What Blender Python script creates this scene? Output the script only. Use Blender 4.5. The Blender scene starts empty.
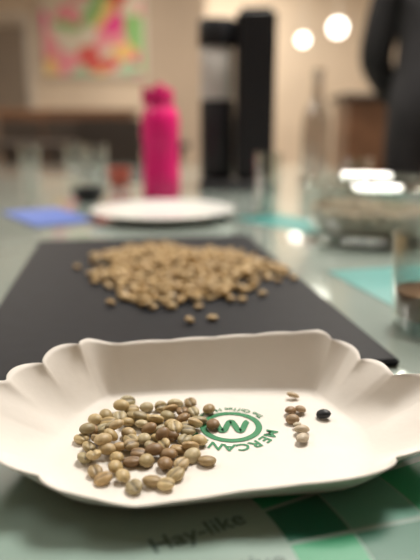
import bpy, bmesh, math, random
from mathutils import Vector, Matrix, Euler
random.seed(7)
D=bpy.data; C=bpy.context
col=C.scene.collection
T=0.75

# ---------------- helpers ----------------
def mat(name,color,rough=0.5,metal=0.0,emit=None,es=1.0,noise=0.0,nscale=20,spec=None,bump=0.0,coat=0.0):
    m=D.materials.new(name); m.use_nodes=True
    nt=m.node_tree; b=nt.nodes['Principled BSDF']
    b.inputs['Base Color'].default_value=(*color,1)
    b.inputs['Roughness'].default_value=rough
    b.inputs['Metallic'].default_value=metal
    if spec is not None: b.inputs['Specular IOR Level'].default_value=spec
    if coat: b.inputs['Coat Weight'].default_value=coat
    if emit:
        b.inputs['Emission Color'].default_value=(*emit,1); b.inputs['Emission Strength'].default_value=es
    if noise or bump:
        tc=nt.nodes.new('ShaderNodeTexCoord'); n=nt.nodes.new('ShaderNodeTexNoise')
        n.inputs['Scale'].default_value=nscale; n.inputs['Detail'].default_value=4
        nt.links.new(tc.outputs['Object'],n.inputs['Vector'])
        if noise:
            r=nt.nodes.new('ShaderNodeValToRGB')
            r.color_ramp.elements[0].position=0.3; r.color_ramp.elements[1].position=0.7
            r.color_ramp.elements[0].color=(*[c*(1-noise) for c in color],1)
            r.color_ramp.elements[1].color=(*[min(1,c*(1+noise)) for c in color],1)
            nt.links.new(n.outputs['Fac'],r.inputs['Fac']); nt.links.new(r.outputs['Color'],b.inputs['Base Color'])
        if bump:
            bp=nt.nodes.new('ShaderNodeBump'); bp.inputs['Strength'].default_value=bump; bp.inputs['Distance'].default_value=0.002
            nt.links.new(n.outputs['Fac'],bp.inputs['Height']); nt.links.new(bp.outputs['Normal'],b.inputs['Normal'])
    return m

def glass(name,tint=(0.93,0.96,0.95),refl=0.12,mx_=0.75):
    m=D.materials.new(name); m.use_nodes=True; nt=m.node_tree
    nt.nodes.remove(nt.nodes['Principled BSDF']); out=nt.nodes['Material Output']
    t=nt.nodes.new('ShaderNodeBsdfTransparent'); t.inputs[0].default_value=(*tint,1)
    g=nt.nodes.new('ShaderNodeBsdfGlossy'); g.inputs['Roughness'].default_value=0.03; g.inputs[0].default_value=(1,1,1,1)
    lw=nt.nodes.new('ShaderNodeLayerWeight'); lw.inputs[0].default_value=0.35
    mr=nt.nodes.new('ShaderNodeMapRange'); mr.inputs['To Min'].default_value=refl*0.4; mr.inputs['To Max'].default_value=mx_
    mx=nt.nodes.new('ShaderNodeMixShader')
    nt.links.new(lw.outputs['Facing'],mr.inputs['Value']); nt.links.new(mr.outputs[0],mx.inputs[0])
    nt.links.new(t.outputs[0],mx.inputs[1]); nt.links.new(g.outputs[0],mx.inputs[2]); nt.links.new(mx.outputs[0],out.inputs[0])
    return m

def link(o,parent=None):
    col.objects.link(o)
    if parent: o.parent=parent
    return o
def empty(name,loc=(0,0,0),rz=0):
    e=D.objects.new(name,None); e.empty_display_size=0.05; e.location=loc; e.rotation_euler=(0,0,rz); col.objects.link(e); return e
def mesh(name,verts,faces,m=None,parent=None,smooth=False):
    me=D.meshes.new(name); me.from_pydata(verts,[],faces); me.update()
    if m: me.materials.append(m)
    if smooth:
        for p in me.polygons: p.use_smooth=True
    return link(D.objects.new(name,me),parent)
def box(name,size,loc,m,parent=None,bevel=0.0,rot=(0,0,0)):
    bm=bmesh.new(); bmesh.ops.create_cube(bm,size=1)
    for v in bm.verts: v.co=Vector((v.co.x*size[0],v.co.y*size[1],v.co.z*size[2]))
    if bevel: bmesh.ops.bevel(bm,geom=bm.edges[:],offset=bevel,segments=3,affect='EDGES')
    me=D.meshes.new(name); bm.to_mesh(me); bm.free(); me.materials.append(m)
    o=D.objects.new(name,me); o.location=loc; o.rotation_euler=rot
    return link(o,parent)
def lathe(name,prof,loc,m,parent=None,seg=48,smooth=True):
    vs=[];fs=[]
    n=len(prof)
    for r,z in prof:
        for i in range(seg):
            a=2*math.pi*i/seg; vs.append((max(r,1e-5)*math.cos(a),max(r,1e-5)*math.sin(a),z))
    for j in range(n-1):
        for i in range(seg):
            k=(i+1)%seg; fs.append((j*seg+i,j*seg+k,(j+1)*seg+k,(j+1)*seg+i))
    o=mesh(name,vs,fs,m,parent,smooth); o.location=loc
    if smooth:
        try:
            o.data.set_sharp_from_angle(angle=math.radians(45))
        except Exception: pass
    return o
def text_mesh(name,body,size,m,extr=0.0,align='CENTER',bold=0.0):
    cu=D.curves.new(name+'_c','FONT'); cu.body=body; cu.size=size; cu.align_x=align; cu.align_y='CENTER'; cu.extrude=extr
    cu.resolution_u=3; cu.offset=bold
    o=D.objects.new(name+'_t',cu); col.objects.link(o); C.view_layer.update()
    dg=C.evaluated_depsgraph_get(); me=D.meshes.new_from_object(o.evaluated_get(dg))
    D.objects.remove(o); me.name=name; me.materials.clear(); me.materials.append(m)
    return me

# ---------------- materials ----------------
M_paper=mat('white_paper',(0.80,0.762,0.715),0.6,noise=0.025,nscale=45,bump=0.25)
M_green=mat('green_ink',(0.008,0.21,0.075),0.5)
M_black=mat('black_slate',(0.008,0.009,0.013),0.6,noise=0.15,nscale=80,bump=0.1,spec=0.2)
M_table=mat('table_glass_top',(0.34,0.40,0.37),0.07,noise=0.15,nscale=3,coat=0.8)
M_sheet=mat('printed_sheet',(0.29,0.40,0.36),0.25,noise=0.05,nscale=8,coat=0.5)
M_g1=mat('print_green',(0.015,0.28,0.13),0.35)
M_g2=mat('print_dark_green',(0.012,0.13,0.08),0.35)
M_g3=mat('print_pale',(0.46,0.58,0.51),0.35)
M_g4=mat('print_mid_green',(0.11,0.31,0.24),0.35)
M_txt=mat('print_dark_text',(0.04,0.085,0.07),0.35)
M_teal=mat('teal_paper',(0.05,0.27,0.26),0.35,noise=0.1,nscale=12)
M_wpap=mat('white_sheet',(0.50,0.60,0.57),0.35)
M_blue=mat('blue_paper',(0.06,0.12,0.42),0.6)
M_pink=mat('pink_plastic',(0.80,0.01,0.19),0.35)
M_pinkd=mat('pink_cap',(0.62,0.01,0.15),0.35)
M_wht=mat('white_ceramic',(0.72,0.72,0.70),0.2)
M_blk=mat('black_plastic',(0.012,0.012,0.015),0.4,spec=0.3)
M_grey=mat('grey_plastic',(0.50,0.48,0.46),0.4)
M_glass=glass('clear_glass')
M_bowl=glass('bowl_glass',(0.93,0.96,0.95),0.15,0.42)
M_gglass=glass('grey_glass',(0.66,0.63,0.61),0.25)
M_coffee=mat('coffee_liquid',(0.20,0.11,0.06),0.12)
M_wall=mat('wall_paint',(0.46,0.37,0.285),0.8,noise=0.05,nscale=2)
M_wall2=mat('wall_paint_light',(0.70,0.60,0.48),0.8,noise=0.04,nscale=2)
M_ceil=mat('ceiling_paint',(0.75,0.70,0.62),0.85,noise=0.03,nscale=2)
M_floor=mat('floor_boards',(0.22,0.16,0.11),0.4,noise=0.2,nscale=4)
M_wood=mat('brown_wood',(0.17,0.085,0.045),0.4,noise=0.3,nscale=6)
M_dark=mat('dark_wood',(0.035,0.027,0.022),0.4,noise=0.2,nscale=6)
M_trim=mat('trim_paint',(0.6,0.56,0.5),0.5)
M_lamp=mat('lamp_glow',(1,1,1),0.5,emit=(1,0.93,0.82),es=6)
M_panel=mat('ceiling_panel_glow',(1,1,1),0.5,emit=(1,0.95,0.88),es=3)
M_cloth=mat('black_cloth',(0.014,0.013,0.015),0.9,noise=0.3,nscale=30)
M_skin=mat('skin',(0.50,0.28,0.19),0.55)
M_hair=mat('dark_hair',(0.02,0.013,0.01),0.6)
M_eye=mat('eye_white',(0.8,0.8,0.8),0.2)
M_red=mat('red_ceramic',(0.45,0.08,0.05),0.3)

def bean_material(name,rough=0.5):
    m=mat(name,(0.3,0.2,0.1),rough); nt=m.node_tree; b=nt.nodes['Principled BSDF']
    a=nt.nodes.new('ShaderNodeAttribute'); a.attribute_name='bean_tint'
    tc=nt.nodes.new('ShaderNodeTexCoord'); n=nt.nodes.new('ShaderNodeTexNoise'); n.inputs['Scale'].default_value=420; n.inputs['Detail'].default_value=3
    mr=nt.nodes.new('ShaderNodeMapRange'); mr.inputs['To Min'].default_value=0.72; mr.inputs['To Max'].default_value=1.25
    mx=nt.nodes.new('ShaderNodeVectorMath'); mx.operation='SCALE'
    nt.links.new(tc.outputs['Object'],n.inputs['Vector']); nt.links.new(n.outputs['Fac'],mr.inputs['Value'])
    nt.links.new(a.outputs['Color'],mx.inputs[0]); nt.links.new(mr.outputs[0],mx.inputs['Scale'])
    nt.links.new(mx.outputs[0],b.inputs['Base Color'])
    return m
M_bean=bean_material('raw_coffee_bean',0.48)

# ---------------- beans ----------------
def bean_geo(nu,nv):
    vs=[];gr=[];fs=[]
    A,B,Cc=0.0047,0.0039,0.0031
    for j in range(nv+1):
        th=math.pi*j/nv
        for i in range(nu):
            ph=2*math.pi*i/nu
            x=A*math.cos(th); s=math.sin(th) if 0<j<nv else 0
            y=B*s*math.cos(ph); z=Cc*s*math.sin(ph)
            g=0
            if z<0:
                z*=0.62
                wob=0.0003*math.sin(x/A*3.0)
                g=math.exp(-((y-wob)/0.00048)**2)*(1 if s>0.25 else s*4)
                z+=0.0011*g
            vs.append(Vector((x,y,z))); gr.append(g)
    for j in range(nv):
        for i in range(nu):
            k=(i+1)%nu; fs.append((j*nu+i,(j+1)*nu+i,(j+1)*nu+k,j*nu+k))
    return vs,gr,fs
PAL=[(0.47,0.35,0.165),(0.40,0.31,0.155),(0.35,0.25,0.12),(0.53,0.41,0.21),(0.28,0.175,0.08),(0.37,0.31,0.17),(0.48,0.36,0.19),(0.23,0.14,0.065),(0.44,0.30,0.14),(0.50,0.42,0.25),(0.33,0.27,0.15)]
def bean_mass(name,items,nu,nv,m,parent=None):
    bv,bg,bf=bean_geo(nu,nv)
    V=[];F=[];colr=[]
    for (loc,rot,sc,c) in items:
        M=Matrix.Translation(loc)@rot.to_matrix().to_4x4()@Matrix.Diagonal((sc[0],sc[1],sc[2],1))
        o=len(V)
        for v,g in zip(bv,bg):
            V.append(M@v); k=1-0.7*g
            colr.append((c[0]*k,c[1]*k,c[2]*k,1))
        for f in bf: F.append(tuple(o+q for q in f))
    ob=mesh(name,V,F,m,parent,True)
    at=ob.data.color_attributes.new('bean_tint','FLOAT_COLOR','POINT')
    for i,c in enumerate(colr): at.data[i].color=c
    return ob
def rand_rot(flat=0.25,p_up=0.45):
    rx=(math.pi if random.random()<p_up else 0)+random.gauss(0,0.3)
    return Euler((rx,random.gauss(0,flat),random.uniform(0,6.28)),'XYZ')

P=[(-49.6,330),(-37.4,322),(-28.7,323),(-20.7,326),(-11.9,329),(-.6,319.5),(-9.8,317),(-51.6,311),(-59.7,312),(-43.9,313),(-33.8,308),(-24.4,311),(-15.2,308),(-6.2,307),(1.7,301),(-65,307),(-65,295),(-58.2,296.5),(-53,295),(-43.9,291),(-37.3,300),(-28.9,298),(-21.5,301),(-13.1,299),(-68.6,286.6),(-62.8,278),(-59.1,283.4),(-52.5,284.5),(-47,276),(-40.6,277),(-35.1,284.5),(-28,287.7),(-20.7,288.7),(-13.1,285.5),(-5.7,283.4),(-62.7,267.5),(-57.9,265.7),(-52.4,272.3),(-46.7,266.6),(-38.8,263.8),(-30.8,277.2),(-24.2,278.2),(-16.3,275.3),(-9,268.5),(-1.5,264.7),(-55.3,254.8),(-50.5,248.8),(-41.4,250.5),(-31.5,263.8),(-28.2,271.4),(-21,269.5),(-14.2,262),(-16.5,252.2),(-26.9,247.2),(-35.2,242.3),(-20.7,244),
 (-46,303),(-19,293),(-33,293),(-50,290),(-57,304),(-42,284),(-25,284),(-46,320),(-52,320),(-12,292),(-23,317),(-39,307),(-30,303),(-55,276),(-36,271),(-22,261),(-46,258),(-16,314),(-66,290),(-8,299),(-10,276)]
P=[Vector((a/1000,b/1000+0.002)) for a,b in P]
Z0=T+0.0012
items=[];placed=[]
for p in P:
    z=Z0+0.0023
    for q,zq in placed:
        r=(p-q).length
        if r<0.0070: z=max(z,zq+0.0042*math.sqrt(1-(r/0.0070)**2))
    z=min(z,Z0+0.0085)
    placed.append((p,z))
    c=random.choice(PAL); s=random.uniform(0.90,1.08)
    tilt=0.15 if z<Z0+0.003 else 0.4
    items.append((Vector((p.x,p.y,z)),rand_rot(tilt,0.5),(s,s,s),c))
# ---------------- paper tray ----------------
tray=empty('paper_food_tray',(0,0,0))
rim=[(-.125,.279,.030),(-.1035,.3204,.031),(-.0815,.3500,.035),(-.0627,.361,.029),(.003,.3704,.030),(.0703,.370,.034),(.088,.354,.028),(.1029,.3217,.027),(.132,.3038,.027),(.126,.263,.022),(.0905,.2436,.020),(.0657,.2253,.020),(.0168,.2212,.016),(-.0305,.2132,.014),(-.0612,.2183,.018),(-.0951,.2377,.022),(-.119,.2481,.026)]
base=[(-.080,.292),(-.075,.318),(-.065,.340),(-.054,.346),(.003,.352),(.060,.353),(.068,.344),(.075,.325),(.083,.300),(.081,.275),(.074,.258),(.060,.246),(.0168,.240),(-.0305,.234),(-.060,.238),(-.076,.255),(-.081,.27)]
def cr(p0,p1,p2,p3,t):
    return 0.5*((2*p1)+(-p0+p2)*t+(2*p0-5*p1+4*p2-p3)*t*t+(-p0+3*p1-3*p2+p3)*t**3)
def resample(pts,K,f):
    n=len(pts); out=[]
    for i in range(n):
        a,b,c,d=[Vector(pts[(i+k)%n]) for k in (-1,0,1,2)]
        for k in range(K):
            t=k/K; cat=cr(a,b,c,d,t); lin=b.lerp(c,t)
            out.append(lin.lerp(cat,f))
    return out
K=24
R=resample(rim,K,0.5); Bb=resample([(x,y,0.0) for x,y in base],K,0.9)
N=len(R); cx,cy=0.003,0.295
L=[0]
for i in range(N): L.append(L[-1]+(R[(i+1)%N]-R[i]).length)
tot=L[-1]; nsc=24
verts=[];faces=[];rings=[]
def addring(pts):
    s=len(verts); verts.extend([tuple(p) for p in pts]); rings.append(s)
cen=Vector((cx,cy,0))
for f in (0.15,0.45,0.75,0.93):
    addring([cen.lerp(b,f)+Vector((0,0,T+0.0012)) for b in Bb])
steps=14
for s in range(0,steps+1):
    t=s/steps; ring=[]
    for i in range(N):
        r=R[i]; b=Bb[i]
        ph=math.pi*nsc*L[i]/tot
        ph+=0.35*math.sin(2*math.pi*3*L[i]/tot)
        sc=abs(math.sin(ph))**0.75
        nrm=Vector((r.x-cx,(r.y-cy)*1.6,0)).normalized()
        e=min(1,max(0,(abs(r.x-0.004)-0.060)/0.02)); 
        amp=0.0013+0.0052*e
        rr=r+nrm*(sc-0.6)*amp*t**2.4
        q=b.lerp(rr,t)
        q.z=T+0.0013+r.z*(t**1.2)+(sc-0.6)*amp*0.38*t**2.4
        q.z+=math.sin(ph*1.0+0.6)*0.0009*e*math.sin(math.pi*t)
        ring.append(q)
    addring(ring)
for a,b in zip(rings[:-1],rings[1:]):
    for i in range(N):
        k=(i+1)%N; faces.append((a+i,a+k,b+k,b+i))
verts.append((cx,cy,T+0.0012)); ci=len(verts)-1
for i in range(N): faces.append((rings[0]+(i+1)%N,rings[0]+i,ci))
bm=bmesh.new(); me=D.meshes.new('tray_shell'); me.from_pydata(verts,[],faces); bm.from_mesh(me)
bmesh.ops.recalc_face_normals(bm,faces=bm.faces[:])
bm.faces.ensure_lookup_table()
if bm.faces[0].normal.z<0: bmesh.ops.reverse_faces(bm,faces=bm.faces[:])
for f in bm.faces: f.smooth=True
bm.to_mesh(me); bm.free(); me.materials.append(M_paper)
tm=link(D.objects.new('tray_shell',me),tray)
sd=tm.modifiers.new('thickness','SOLIDIFY'); sd.thickness=0.0007; sd.offset=-1

# logo printed on the tray floor
logo=D.objects.new('printed_logo',None); col.objects.link(logo); logo.parent=tray
logo.location=(0.0118,0.3050,T+0.0015); logo.rotation_euler=(0,0,math.radians(180))
def annulus(name,r0,r1,m,parent,a0=0,a1=360,z=0,seg=72):
    vs=[];fs=[]
    for i in range(seg+1):
        a=math.radians(a0+(a1-a0)*i/seg)
        vs+= [(r0*math.cos(a),r0*math.sin(a),z),(r1*math.cos(a),r1*math.sin(a),z)]
    for i in range(seg): fs.append((2*i,2*i+1,2*i+3,2*i+2))
    return mesh(name,vs,fs,m,parent)
annulus('logo_ring',0.0138,0.0174,M_green,logo)
def stroke(name,pts,w,m,parent,z=0.0001):
    vs=[];fs=[]
    for i,p in enumerate(pts):
        a=Vector(pts[max(0,i-1)]);b=Vector(pts[min(len(pts)-1,i+1)]); d=(b-a).normalized(); n=Vector((-d.y,d.x))
        p=Vector(p); vs+=[(*(p-n*w/2),z),(*(p+n*w/2),z)]
    for i in range(len(pts)-1): fs.append((2*i,2*i+2,2*i+3,2*i+1))
    return mesh(name,vs,fs,m,parent)
mp=[]
for i in range(49):
    t=i/48; x=-0.0098+0.0196*t; y=-0.0058*math.cos(t*4*math.pi)
    mp.append((x,y))
stroke('logo_m',mp,0.0036,M_green,logo)
def arc_text(txt,rad,a0,a1,size,top,bold):
    n=len(txt)
    for i,ch in enumerate(txt):
        if ch==' ': continue
        a=a0+(a1-a0)*i/(n-1)
        me=text_mesh('logo_letter',ch,size,M_green,bold=bold)
        o=D.objects.new('logo_letter_%s'%i,me); link(o,logo)
        ar=math.radians(a); o.location=(rad*math.cos(ar),rad*math.sin(ar),0)
        o.rotation_euler=(0,0,ar+(-math.pi/2 if top else math.pi/2)); o.scale=(1.1,1,1)
arc_text('MERCANTA',0.0226,160,30,0.0092,True,0.00025)
arc_text('The Coffee Hunters',0.0211,214,330,0.0052,False,0.00008)

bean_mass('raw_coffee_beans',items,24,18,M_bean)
di=[((51,340),(0.50,0.37,0.22),(0.85,0.55,0.6)),((47,319.5),(0.30,0.19,0.10),(.82,.85,.85)),((52.9,321),(0.40,0.28,0.17),(.72,.8,.8)),((46.7,309),(0.36,0.25,0.15),(.85,.85,.85)),((50.2,297),(0.52,0.43,0.31),(.95,.85,.9)),((49.2,288),(0.54,0.46,0.35),(.95,.85,.8)),((65.4,315),(0.008,0.010,0.014),(.95,.9,.95)),((48.5,303),(0.55,0.48,0.36),(.5,.5,.4))]
its=[]
for (p,c,s) in di:
    its.append((Vector((p[0]/1000,p[1]/1000,Z0+0.0024)),Euler((random.gauss(0,.3),random.gauss(0,.15),random.uniform(0,6))),s,c))
bean_mass('defective_coffee_beans',its,22,16,M_bean)

# ---------------- black board + bean pile ----------------
ang=math.atan(0.157)
NL=Vector((-.165,.346)); u=Vector((math.cos(ang),math.sin(ang))); w=Vector((-math.sin(ang),math.cos(ang)))
W=0.302; LN=0.500
c2=NL+u*W/2+w*LN/2
box('black_slate_board',(W,LN,0.006),(c2.x,c2.y,T+0.0031),M_black,None,0.0015,(0,0,ang))
bt=T+0.0062
its=[];pl=[]
PALF=[(0.49,0.32,0.125),(0.54,0.37,0.16),(0.42,0.275,0.11),(0.56,0.40,0.19),(0.46,0.32,0.145)]
def inpile(x,y):
    dx=(x+0.035+0.10*(y-0.65)); dy=(y-0.655)
    a=math.atan2(dy/0.125,dx/0.105)
    lim=1+0.10*math.sin(3*a+1)+0.07*math.sin(7*a+2)
    return math.hypot(dy/0.135,dx/0.105)/lim
n=0;tries=0
while n<760 and tries<16000:
    tries+=1
    x=random.uniform(-.18,.11);y=random.uniform(.5,.83)
    k=inpile(x,y)
    if k>1.0: continue
    if k>0.8 and random.random()<0.5: continue
    p=Vector((x,y)); z=bt+0.0031
    for q,zq in pl:
        r=(p-q).length
        if r<0.0070:
            z=max(z,zq+0.0042*math.sqrt(1-(r/0.0070)**2))
    if z>bt+0.0065+0.008*(1-k): continue
    pl.append((p,z)); n+=1
    c=random.choice(PALF)
    its.append((Vector((x,y,z)),rand_rot(0.3,0.4),(1,1,1),c))
for x,y in [(-.017,.47),(.002,.478),(.070,.60),(.082,.63),(.066,.66),(.088,.61),(-.09,.52),(.03,.53),(-.01,.51),(.05,.55),(-.150,.66),(.06,.70),(.02,.53)]:
    its.append((Vector((x,y,bt+0.0031)),rand_rot(0.05,0.4),(1,1,1),random.choice(PALF)))
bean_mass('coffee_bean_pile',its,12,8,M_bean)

# ---------------- table ----------------
tb=empty('tasting_table',(0,0,0))
box('table_top',(1.45,3.25,0.03),(-0.225,1.0,T-0.015),M_table,tb,0.004)
box('apron',(1.25,3.0,0.06),(-0.225,1.0,T-0.0602),M_dark,tb)
for i,(x,y) in enumerate([(-.85,-.5),(.40,-.5),(-.85,2.45),(.40,2.45)]):
    box('leg_%d'%(i+1),(0.06,0.06,0.66),(x,y,0.33),M_dark,tb,0.004)

# flavour chart sheet
sh=empty('flavour_chart_sheet',(0,0,0))
sheet=box('paper',(0.56,0.36,0.0004),(0.06,0.17,T+0.0003),M_sheet,sh)
wc=Vector((-.085,.175))
wh=D.objects.new('printed_wheel',None); link(wh,sh); wh.location=(wc.x,wc.y,T+0.00058)
seq=[[M_g2,M_g4,M_g3,M_g1,M_g4,M_g1,M_g2,M_g1,M_g4],[M_g1,M_g2,M_g4,M_g2,M_g1,M_g2,M_g4,M_g3,M_g1],[M_g4,M_g1,M_g2,M_g3,M_g2,M_g3,M_g1,M_g4,M_g2]]
ring_specs=[(0.122,0.150),(0.151,0.185),(0.186,0.24)]
for ri,(r0,r1) in enumerate(ring_specs):
    for i,a in enumerate(range(-50,39,11)):
        annulus('sector_%d_%d'%(ri,i),r0,r1,seq[ri][i%9],wh,a+0.5,a+10.5,0,8)
for i,(a,t) in enumerate([(-16,'Woody'),(-2,'Fresh'),(12,'Vegetative'),(27,'Hay-like')]):
    me=text_mesh('chart_word',t,0.0130,M_txt,bold=0.0001)
    o=D.objects.new('chart_word_%d'%i,me); link(o,wh); ar=math.radians(a)
    o.location=(0.090*math.cos(ar),0.090*math.sin(ar),0.0001); o.rotation_euler=(0,0,ar)
box('teal_leaflet',(0.20,0.26,0.0008),(0.265,0.575,T+0.0006),M_teal,None,0,(0,0,0.25))
box('white_leaflet',(0.12,0.17,0.0008),(0.235,0.43,T+0.0016),M_wpap,None,0,(0,0,-0.35))
box('teal_leaflet',(0.10,0.30,0.0008),(0.17,0.99,T+0.0006),M_teal,None,0,(0,0,0.6))
box('blue_folder',(0.11,0.20,0.003),(-.300,1.10,T+0.0016),M_blue,None,0.001,(0,0,0.6))

lathe('white_plate',[(0,0.003),(0.07,0.003),(0.08,0.0),(0.085,0.004),(0.128,0.016),(0.130,0.018),(0.127,0.019),(0.082,0.008),(0,0.007)],(-.085,1.09,T+0.0003),M_wht)

bo=empty('pink_water_bottle',(-.113,1.41,T+0.0003))
lathe('bottle_body',[(0,0),(0.040,0),(0.043,0.004),(0.043,0.06),(0.041,0.075),(0.041,0.12),(0.043,0.135),(0.043,0.175),(0.039,0.195),(0.028,0.208),(0.026,0.212),(0,0.212)],(0,0,0),M_pink,bo)
lathe('bottle_cap',[(0,0.205),(0.030,0.205),(0.031,0.208),(0.031,0.238),(0.028,0.243),(0.012,0.244),(0.012,0.250),(0.009,0.254),(0,0.254)],(0,0,0),M_pinkd,bo)
lathe('cap_band',[(0.0312,0.205),(0.0325,0.206),(0.0325,0.211),(0.0312,0.212)],(0,0,0),M_pinkd,bo)
box('carry_loop',(0.012,0.006,0.04),(-0.034,0,0.228),M_pinkd,bo,0.002)

gr=empty('coffee_grinder',(0.07,1.66,T+0.0003))
box('foot',(0.20,0.20,0.022),(0,0,0.011),M_blk,gr,0.006)
box('column',(0.10,0.16,0.425),(0.046,0.01,0.2335),M_blk,gr,0.012)
lathe('catch_cup',[(0,0),(0.042,0),(0.044,0.004),(0.044,0.20),(0.041,0.205),(0,0.205)],(-0.052,-0.01,0.0225),M_blk,gr)
lathe('hopper_glass',[(0.040,0.0),(0.043,0.004),(0.043,0.125),(0.040,0.128)],(-0.052,-0.01,0.229),M_grey,gr)
lathe('hopper_lid',[(0,0),(0.047,0),(0.048,0.004),(0.048,0.060),(0.044,0.066),(0,0.066)],(-0.052,-0.01,0.358),M_blk,gr)
box('bridge',(0.06,0.05,0.03),(0.0,0.0,0.39),M_blk,gr,0.004)

gb=empty('glass_bowl',(0.236,0.885,T+0.0018))
lathe('bowl_wall',[(0,0.0),(0.065,0.0),(0.085,0.010),(0.099,0.040),(0.103,0.076),(0.105,0.080),(0.101,0.081),(0.095,0.041),(0.081,0.013),(0.06,0.006),(0,0.006)],(0,0,0),M_bowl,gb)
lathe('bowl_lip',[(0.104,0.079),(0.1075,0.081),(0.1075,0.085),(0.104,0.087),(0.1005,0.085),(0.1005,0.081),(0.104,0.079)],(0,0,0),M_glass,gb)
bb=[]
for i in range(900):
    lay=random.random()
    z=0.011+0.036*lay**0.8; rmax=0.066+0.024*min(1,(z-0.011)/0.03)
    a=random.uniform(0,6.283); r=rmax*math.sqrt(random.random()) if random.random()<0.5 else rmax*random.uniform(0.85,1)
    if r<rmax*0.8: z=0.047+0.004*random.random()
    bb.append((Vector((r*math.cos(a),r*math.sin(a),z)),rand_rot(0.6,0.5),(.8,.8,.8),random.choice([(0.34,0.22,0.11),(0.27,0.17,0.085),(0.40,0.28,0.15)])))
bean_mass('bowl_beans',bb,10,6,M_bean,gb)
M_fill=mat('bean_fill',(0.22,0.135,0.07),0.8,noise=0.4,nscale=150)
lathe('bean_core',[(0,0.0085),(0.06,0.0085),(0.074,0.0165),(0.086,0.044),(0,0.046)],(0,0,0),M_fill,gb)

def tumbler(loc,r,h,fill=None,m=M_glass,name='glass_tumbler'):
    e=empty(name,loc)
    lathe('glass_wall',[(0,0),(r*0.82,0),(r*0.86,0.002),(r,h),(r*0.95,h),(r*0.80,0.008),(0,0.007)],(0,0,0),m,e)
    if fill:
        rr=r*0.80+(r*0.15)*(fill-0.008)/(h-0.008)
        lathe('coffee',[(0,0.0078),(r*0.785,0.009),(rr-0.0007,fill),(0,fill)],(0,0,0),M_coffee,e)
    return e
tumbler((0.184,0.478,T+0.0026),0.036,0.078,0.030,m=M_bowl,name='coffee_glass')
tumbler((0.108,1.13,T+0.0003),0.025,0.115)
tumbler((0.30,1.25,T+0.0003),0.033,0.10,0.04,name='coffee_glass')
for (x,y) in [(-.62,2.1),(-.50,2.25),(-.38,2.05),(-.72,1.85),(-.20,2.3)]:
    tumbler((x,y,T+0.0003),0.036,0.10)
lathe('dark_bowl',[(0,0),(0.02,0),(0.03,0.008),(0.038,0.03),(0.035,0.03),(0.027,0.01),(0,0.006)],(-.27,1.34,T+0.0003),M_blk)
lathe('red_cup',[(0,0),(0.022,0),(0.028,0.01),(0.034,0.05),(0.031,0.05),(0.025,0.012),(0,0.006)],(-.25,1.68,T+0.0003),M_red)
lathe('grey_glass_bottle',[(0,0),(0.040,0),(0.043,0.005),(0.043,0.17),(0.038,0.20),(0.018,0.24),(0.015,0.26),(0.015,0.315),(0.018,0.318),(0.018,0.33),(0,0.331)],(0.335,1.95,T+0.0003),M_gglass)

# ---------------- room ----------------
X0,X1,Y0,Y1,H=-3.6,3.6,-2.2,8.0,2.75
box('floor',(X1-X0+.2,Y1-Y0+.2,0.1),((X0+X1)/2,(Y0+Y1)/2,-0.05),M_floor)
box('ceiling',(X1-X0+.2,Y1-Y0+.2,0.1),((X0+X1)/2,(Y0+Y1)/2,H+0.05),M_ceil)
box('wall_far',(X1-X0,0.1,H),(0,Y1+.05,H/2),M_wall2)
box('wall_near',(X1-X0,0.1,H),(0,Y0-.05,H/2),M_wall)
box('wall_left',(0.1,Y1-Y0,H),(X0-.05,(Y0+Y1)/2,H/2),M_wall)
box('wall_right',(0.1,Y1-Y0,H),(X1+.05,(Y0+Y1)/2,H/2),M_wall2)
box('baseboard_far',(X1-X0,0.02,0.12),(0,Y1-.01,.06),M_trim)
box('baseboard_left',(0.02,Y1-Y0-.06,0.12),(X0+.01,(Y0+Y1)/2,.06),M_trim)
box('baseboard_right',(0.02,Y1-Y0-.06,0.12),(X1-.01,(Y0+Y1)/2,.06),M_trim)
dr=empty('door_1',(-2.75,Y1-.03,0))
M_door=mat('door_paint',(0.24,0.20,0.16),0.5)
box('door_leaf',(0.9,0.05,2.1),(0,0,1.05),M_door,dr,0.004)
for s in (-1,1): box('jamb_%d'%(s+2),(0.08,0.07,2.16),(s*0.49,0,1.08),M_trim,dr)
box('head',(1.06,0.07,0.08),(0,0,2.2),M_trim,dr)
box('pillar',(0.55,0.4,H-.002),(-.32,6.2,H/2),M_wall)
mp_=D.materials.new('poster_print'); mp_.use_nodes=True; nt=mp_.node_tree; b=nt.nodes['Principled BSDF']
tc=nt.nodes.new('ShaderNodeTexCoord'); vo=nt.nodes.new('ShaderNodeTexVoronoi'); vo.inputs['Scale'].default_value=4.5
rp=nt.nodes.new('ShaderNodeValToRGB'); rp.color_ramp.interpolation='CONSTANT'
cs=[(0.80,0.06,0.30),(0.72,0.66,0.55),(0.24,0.50,0.18),(0.80,0.30,0.36),(0.80,0.55,0.20),(0.68,0.63,0.52),(0.65,0.09,0.08),(0.35,0.58,0.38)]
rp.color_ramp.elements[0].color=(*cs[0],1); rp.color_ramp.elements[1].position=0.125; rp.color_ramp.elements[1].color=(*cs[1],1)
for i in range(2,8):
    e=rp.color_ramp.elements.new(i/8); e.color=(*cs[i],1)
sx=nt.nodes.new('ShaderNodeSeparateColor')
nt.links.new(tc.outputs['Object'],vo.inputs['Vector']); nt.links.new(vo.outputs['Color'],sx.inputs[0]); nt.links.new(sx.outputs[0],rp.inputs[0]); nt.links.new(rp.outputs[0],b.inputs['Base Color'])
po=empty('framed_poster',(-1.45,Y1-.03,2.02))
box('print',(1.25,0.02,1.0),(0,0,0),mp_,po)
for nme,s,l in [('frame_top',(1.33,.04,.04),(0,0,.52)),('frame_bottom',(1.33,.04,.04),(0,0,-.52)),('frame_l',(.04,.04,1.0),(-.645,0,0)),('frame_r',(.04,.04,1.0),(.645,0,0))]:
    box(nme,s,l,M_trim,po)
sb=empty('wooden_sideboard',(-1.35,6.0,0))
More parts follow.
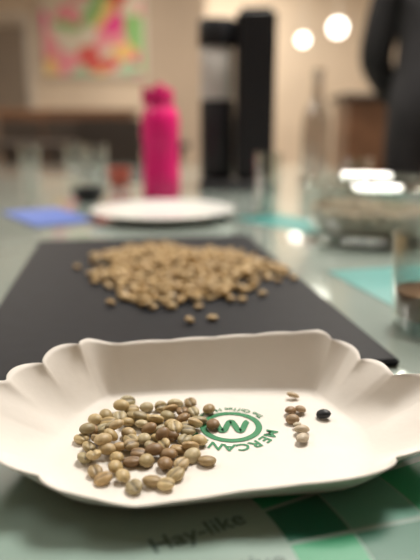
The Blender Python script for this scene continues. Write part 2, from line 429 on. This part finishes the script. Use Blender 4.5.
box('top',(1.3,0.5,0.05),(0,0,1.03),M_wood,sb,0.005)
box('carcass',(1.24,0.46,0.90),(0,0,0.555),M_wood,sb)
for i in range(3): box('drawer_front_%d'%i,(0.39,0.02,0.8),(-.41+.41*i,-.24,0.56),M_dark,sb,0.004)
for i,(x,y) in enumerate([(-.55,-.18),(.55,-.18),(-.55,.18),(.55,.18)]): box('foot_%d'%i,(.05,.05,.105),(x,y,.0525),M_dark,sb)
ct=empty('wooden_counter',(1.75,5.0,0))
box('counter_top',(1.5,0.6,0.05),(0,0,1.12),M_dark,ct,0.005)
box('counter_front',(1.4,0.5,1.094),(0,0,0.548),M_wood,ct)
def chair(x,y,rz):
    e=empty('dining_chair',(x,y,0),rz)
    box('seat',(0.42,0.42,0.04),(0,0,0.45),M_dark,e,0.01)
    box('backrest',(0.40,0.03,0.34),(0,0.2,0.78),M_dark,e,0.01)
    for i,(a,b_) in enumerate([(-.18,-.18),(.18,-.18)]): box('leg_%d'%i,(.035,.035,.43),(a,b_,.215),M_dark,e)
    for i,(a,b_) in enumerate([(-.18,.2),(.18,.2)]): box('back_leg_%d'%i,(.035,.035,.80),(a,b_,.40),M_dark,e)
chair(-1.35,2.5,0.4); chair(-1.55,3.7,1.2); chair(-.6,3.6,0.1); chair(.2,4.2,-.2); chair(1.25,3.7,-.5)
t2=empty('dining_table',(-.9,4.6,0))
box('table_top',(1.5,0.8,0.04),(0,0,0.77),M_dark,t2,0.005)
for i,(x,y) in enumerate([(-.65,-.32),(.65,-.32),(-.65,.32),(.65,.32)]): box('leg_%d'%i,(.05,.05,.75),(x,y,.375),M_dark,t2)

def pendant(x,y,z,r):
    e=empty('pendant_lamp',(x,y,z))
    bm=bmesh.new(); bmesh.ops.create_uvsphere(bm,u_segments=24,v_segments=16,radius=r); me=D.meshes.new('globe'); bm.to_mesh(me); bm.free()
    me.materials.append(M_lamp)
    for p in me.polygons: p.use_smooth=True
    link(D.objects.new('globe',me),e)
    lathe('cord',[(0.006,r*0.9),(0.006,H-z)],(0,0,0),M_trim,e,8)
    lathe('rose',[(0,H-z-.03),(0.05,H-z-.03),(0.05,H-z)],(0,0,0),M_trim,e,16)
pendant(1.19,6.0,1.79,0.075); pendant(0.90,6.2,1.71,0.05); pendant(0.82,4.4,1.87,0.07)

def panel(name,x,y,sx,sy,power,colr=(1,0.93,0.83)):
    e=empty('ceiling_light_panel',(x,y,H))
    box('frame',(sx+.06,sy+.06,0.03),(0,0,-.016),M_trim,e)
    box('diffuser',(sx,sy,0.01),(0,0,-.037),M_panel,e)
    l=D.lights.new(name,'AREA'); l.shape='RECTANGLE'; l.size=sx; l.size_y=sy; l.energy=power; l.color=colr
    o=D.objects.new('area_lamp',l); o.location=(0,0,-.05); link(o,e)
panel('p1',0.6,1.6,0.9,0.9,78,(1,0.94,0.85))
panel('p2',-1.9,1.2,1.0,1.0,20)
panel('p3',-1.8,4.6,1.0,1.0,52,(1,0.90,0.77))
panel('p4',1.6,4.6,1.0,1.0,74,(1,0.90,0.77))
panel('p5',0.2,7.0,1.2,0.6,42,(1,0.90,0.77))

# ---------------- person ----------------
def skin_obj(name,vs,es,rad,m,parent,sub=2):
    me=D.meshes.new(name); me.from_pydata([tuple(v) for v in vs],es,[]); me.update(); me.materials.append(m)
    o=D.objects.new(name,me); link(o,parent)
    sk=o.modifiers.new('skin','SKIN'); sk.use_smooth_shade=True
    C.view_layer.update()
    lay=me.skin_vertices[0].data if me.skin_vertices else None
    if lay:
        for i,r in enumerate(rad):
            lay[i].radius=r if isinstance(r,tuple) else (r,r)
        lay[0].use_root=True
    s=o.modifiers.new('sub','SUBSURF'); s.levels=sub; s.render_levels=sub
    return o
pe=empty('standing_person',(0.775,2.10,0),math.radians(172))
vs=[(0,0,.96),(0,.01,1.08),(0,.0,1.24),(0,-.01,1.38),(0,-.01,1.47),
    (.17,-.01,1.40),(.222,-.07,1.13),(.115,-.185,.985),(-.17,-.01,1.40),(-.222,-.07,1.13),(-.115,-.185,.95),
    (.09,0,.88),(.10,.01,.50),(.10,-.02,.10),(-.09,0,.88),(-.10,.01,.50),(-.10,-.02,.10)]
es=[(0,1),(1,2),(2,3),(3,4),(3,5),(5,6),(6,7),(3,8),(8,9),(9,10),(0,11),(11,12),(12,13),(0,14),(14,15),(15,16)]
rad=[(.18,.12),(.17,.115),(.17,.11),(.15,.09),.062,.070,.062,.040,.070,.062,.040,.105,.068,.05,.105,.068,.05]
skin_obj('clothed_body',vs,es,rad,M_cloth,pe)
skin_obj('neck',[(0,-.01,1.46),(0,.0,1.52),(0,.01,1.57)],[(0,1),(1,2)],[.055,.05,.05],M_skin,pe)
def hand(o,d,sp,curl,s):
    o=Vector(o); d=Vector(d).normalized(); sp=Vector(sp).normalized(); curl=Vector(curl).normalized()
    tag='r' if s>0 else 'l'
    skin_obj('palm_'+tag,[o,o+d*.045,o+d*.085],[(0,1),(1,2)],[.027,(.020,.034),(.018,.038)],M_skin,pe)
    for fi,(off,ln) in enumerate([(.028,.066),(.010,.078),(-.010,.073),(-.028,.058)]):
        b0=o+d*.08+sp*off; p1=b0+(d+curl*.15).normalized()*ln*.5
        p2=p1+(d+curl*.6).normalized()*ln*.35; p3=p2+(d*.6+curl).normalized()*ln*.3
        skin_obj('finger_%d_%s'%(fi,tag),[b0,p1,p2,p3],[(0,1),(1,2),(2,3)],[.0095,.009,.0085,.0075],M_skin,pe,1)
    b0=o+d*.03+sp*.03; p1=b0+(sp+d*.6).normalized()*.035; p2=p1+(d+sp*.3+curl*.3).normalized()*.03
    skin_obj('thumb_'+tag,[b0,p1,p2],[(0,1),(1,2)],[.012,.010,.0085],M_skin,pe,1)
hand((.118,-.187,.985),(-1,-.12,-.15),(0,0,1),(0,-1,0),1)
hand((-.118,-.187,.95),(1,-.05,-.2),(0,0,1),(0,1,-.2),-1)
for s in (1,-1):
    skin_obj('shoe_%d'%s,[(s*.10,-.05,.05),(s*.10,.04,.05),(s*.11,.14,.035),(s*.115,.19,.03)],[(0,1),(1,2),(2,3)],[.048,(.05,.045),(.045,.032),(.035,.025)],M_blk,pe)
bm=bmesh.new(); bmesh.ops.create_uvsphere(bm,u_segments=32,v_segments=24,radius=1)
for v in bm.verts:
    x,y,z=v.co; w_=1-0.22*max(0,-z)
    fx=.076*x*w_; fy=.095*y*(1-0.1*max(0,-z)); fz=.115*z
    if y>0.5:
        nose=math.exp(-(x/0.16)**2-((z+0.12)/0.22)**2); fy+=.024*nose
        sock=math.exp(-((abs(x)-0.38)/0.16)**2-((z-0.08)/0.12)**2); fy-=.010*sock
        chin=math.exp(-(x/0.35)**2-((z+0.78)/0.18)**2); fy+=.012*chin
        fy+=.005*math.exp(-(x/0.28)**2-((z+0.45)/0.07)**2)
    v.co=(fx,fy,fz)
me=D.meshes.new('head'); bm.to_mesh(me); bm.free(); me.materials.append(M_skin)
for p in me.polygons: p.use_smooth=True
hd=link(D.objects.new('head',me),pe); hd.location=(0,.02,1.655)
bm=bmesh.new(); bmesh.ops.create_uvsphere(bm,u_segments=32,v_segments=24,radius=1)
kill=[v for v in bm.verts if (v.co.y>0.25 and v.co.z<0.55) or v.co.z<-0.55]
bmesh.ops.delete(bm,geom=kill,context='VERTS')
for v in bm.verts: v.co=Vector((v.co.x*.083,v.co.y*.103,v.co.z*.124))
me=D.meshes.new('hair'); bm.to_mesh(me); bm.free(); me.materials.append(M_hair)
for p in me.polygons: p.use_smooth=True
hh=link(D.objects.new('hair',me),pe); hh.location=(0,.014,1.66)
for s in (1,-1):
    lathe('eye_%d'%s,[(0,-.011),(.008,-.008),(.011,0),(.008,.008),(0,.011)],(s*.029,.098,1.664),M_eye,pe,12)
    lathe('iris_%d'%s,[(0,-.002),(.005,-.001),(.005,.001),(0,.002)],(s*.029,.108,1.664),M_hair,pe,12).rotation_euler=(math.pi/2,0,0)
    ear=lathe('ear_%d'%s,[(0,-.03),(.012,-.022),(.017,0),(.014,.02),(0,.03)],(s*.077,.01,1.655),M_skin,pe,12); ear.scale=(.5,1,1)
box('mouth',(.045,.008,.010),(0,.108,1.598),mat('lips',(.45,.15,.12),.5),pe,.003)

# ---------------- world, camera ----------------
wd=D.worlds.new('World'); C.scene.world=wd; wd.use_nodes=True
wd.node_tree.nodes['Background'].inputs[0].default_value=(0.8,0.85,0.9,1); wd.node_tree.nodes['Background'].inputs[1].default_value=0.3
cam=D.cameras.new('camera'); co=D.objects.new('camera',cam); col.objects.link(co)
co.location=(0,0,T+0.165); co.rotation_euler=(math.radians(90-14.5),0,0)
cam.sensor_width=36; cam.lens=38.57; cam.clip_start=0.01
cam.dof.use_dof=True; cam.dof.focus_distance=0.322; cam.dof.aperture_fstop=4.0
C.scene.camera=co
C.scene.view_settings.view_transform='Standard'
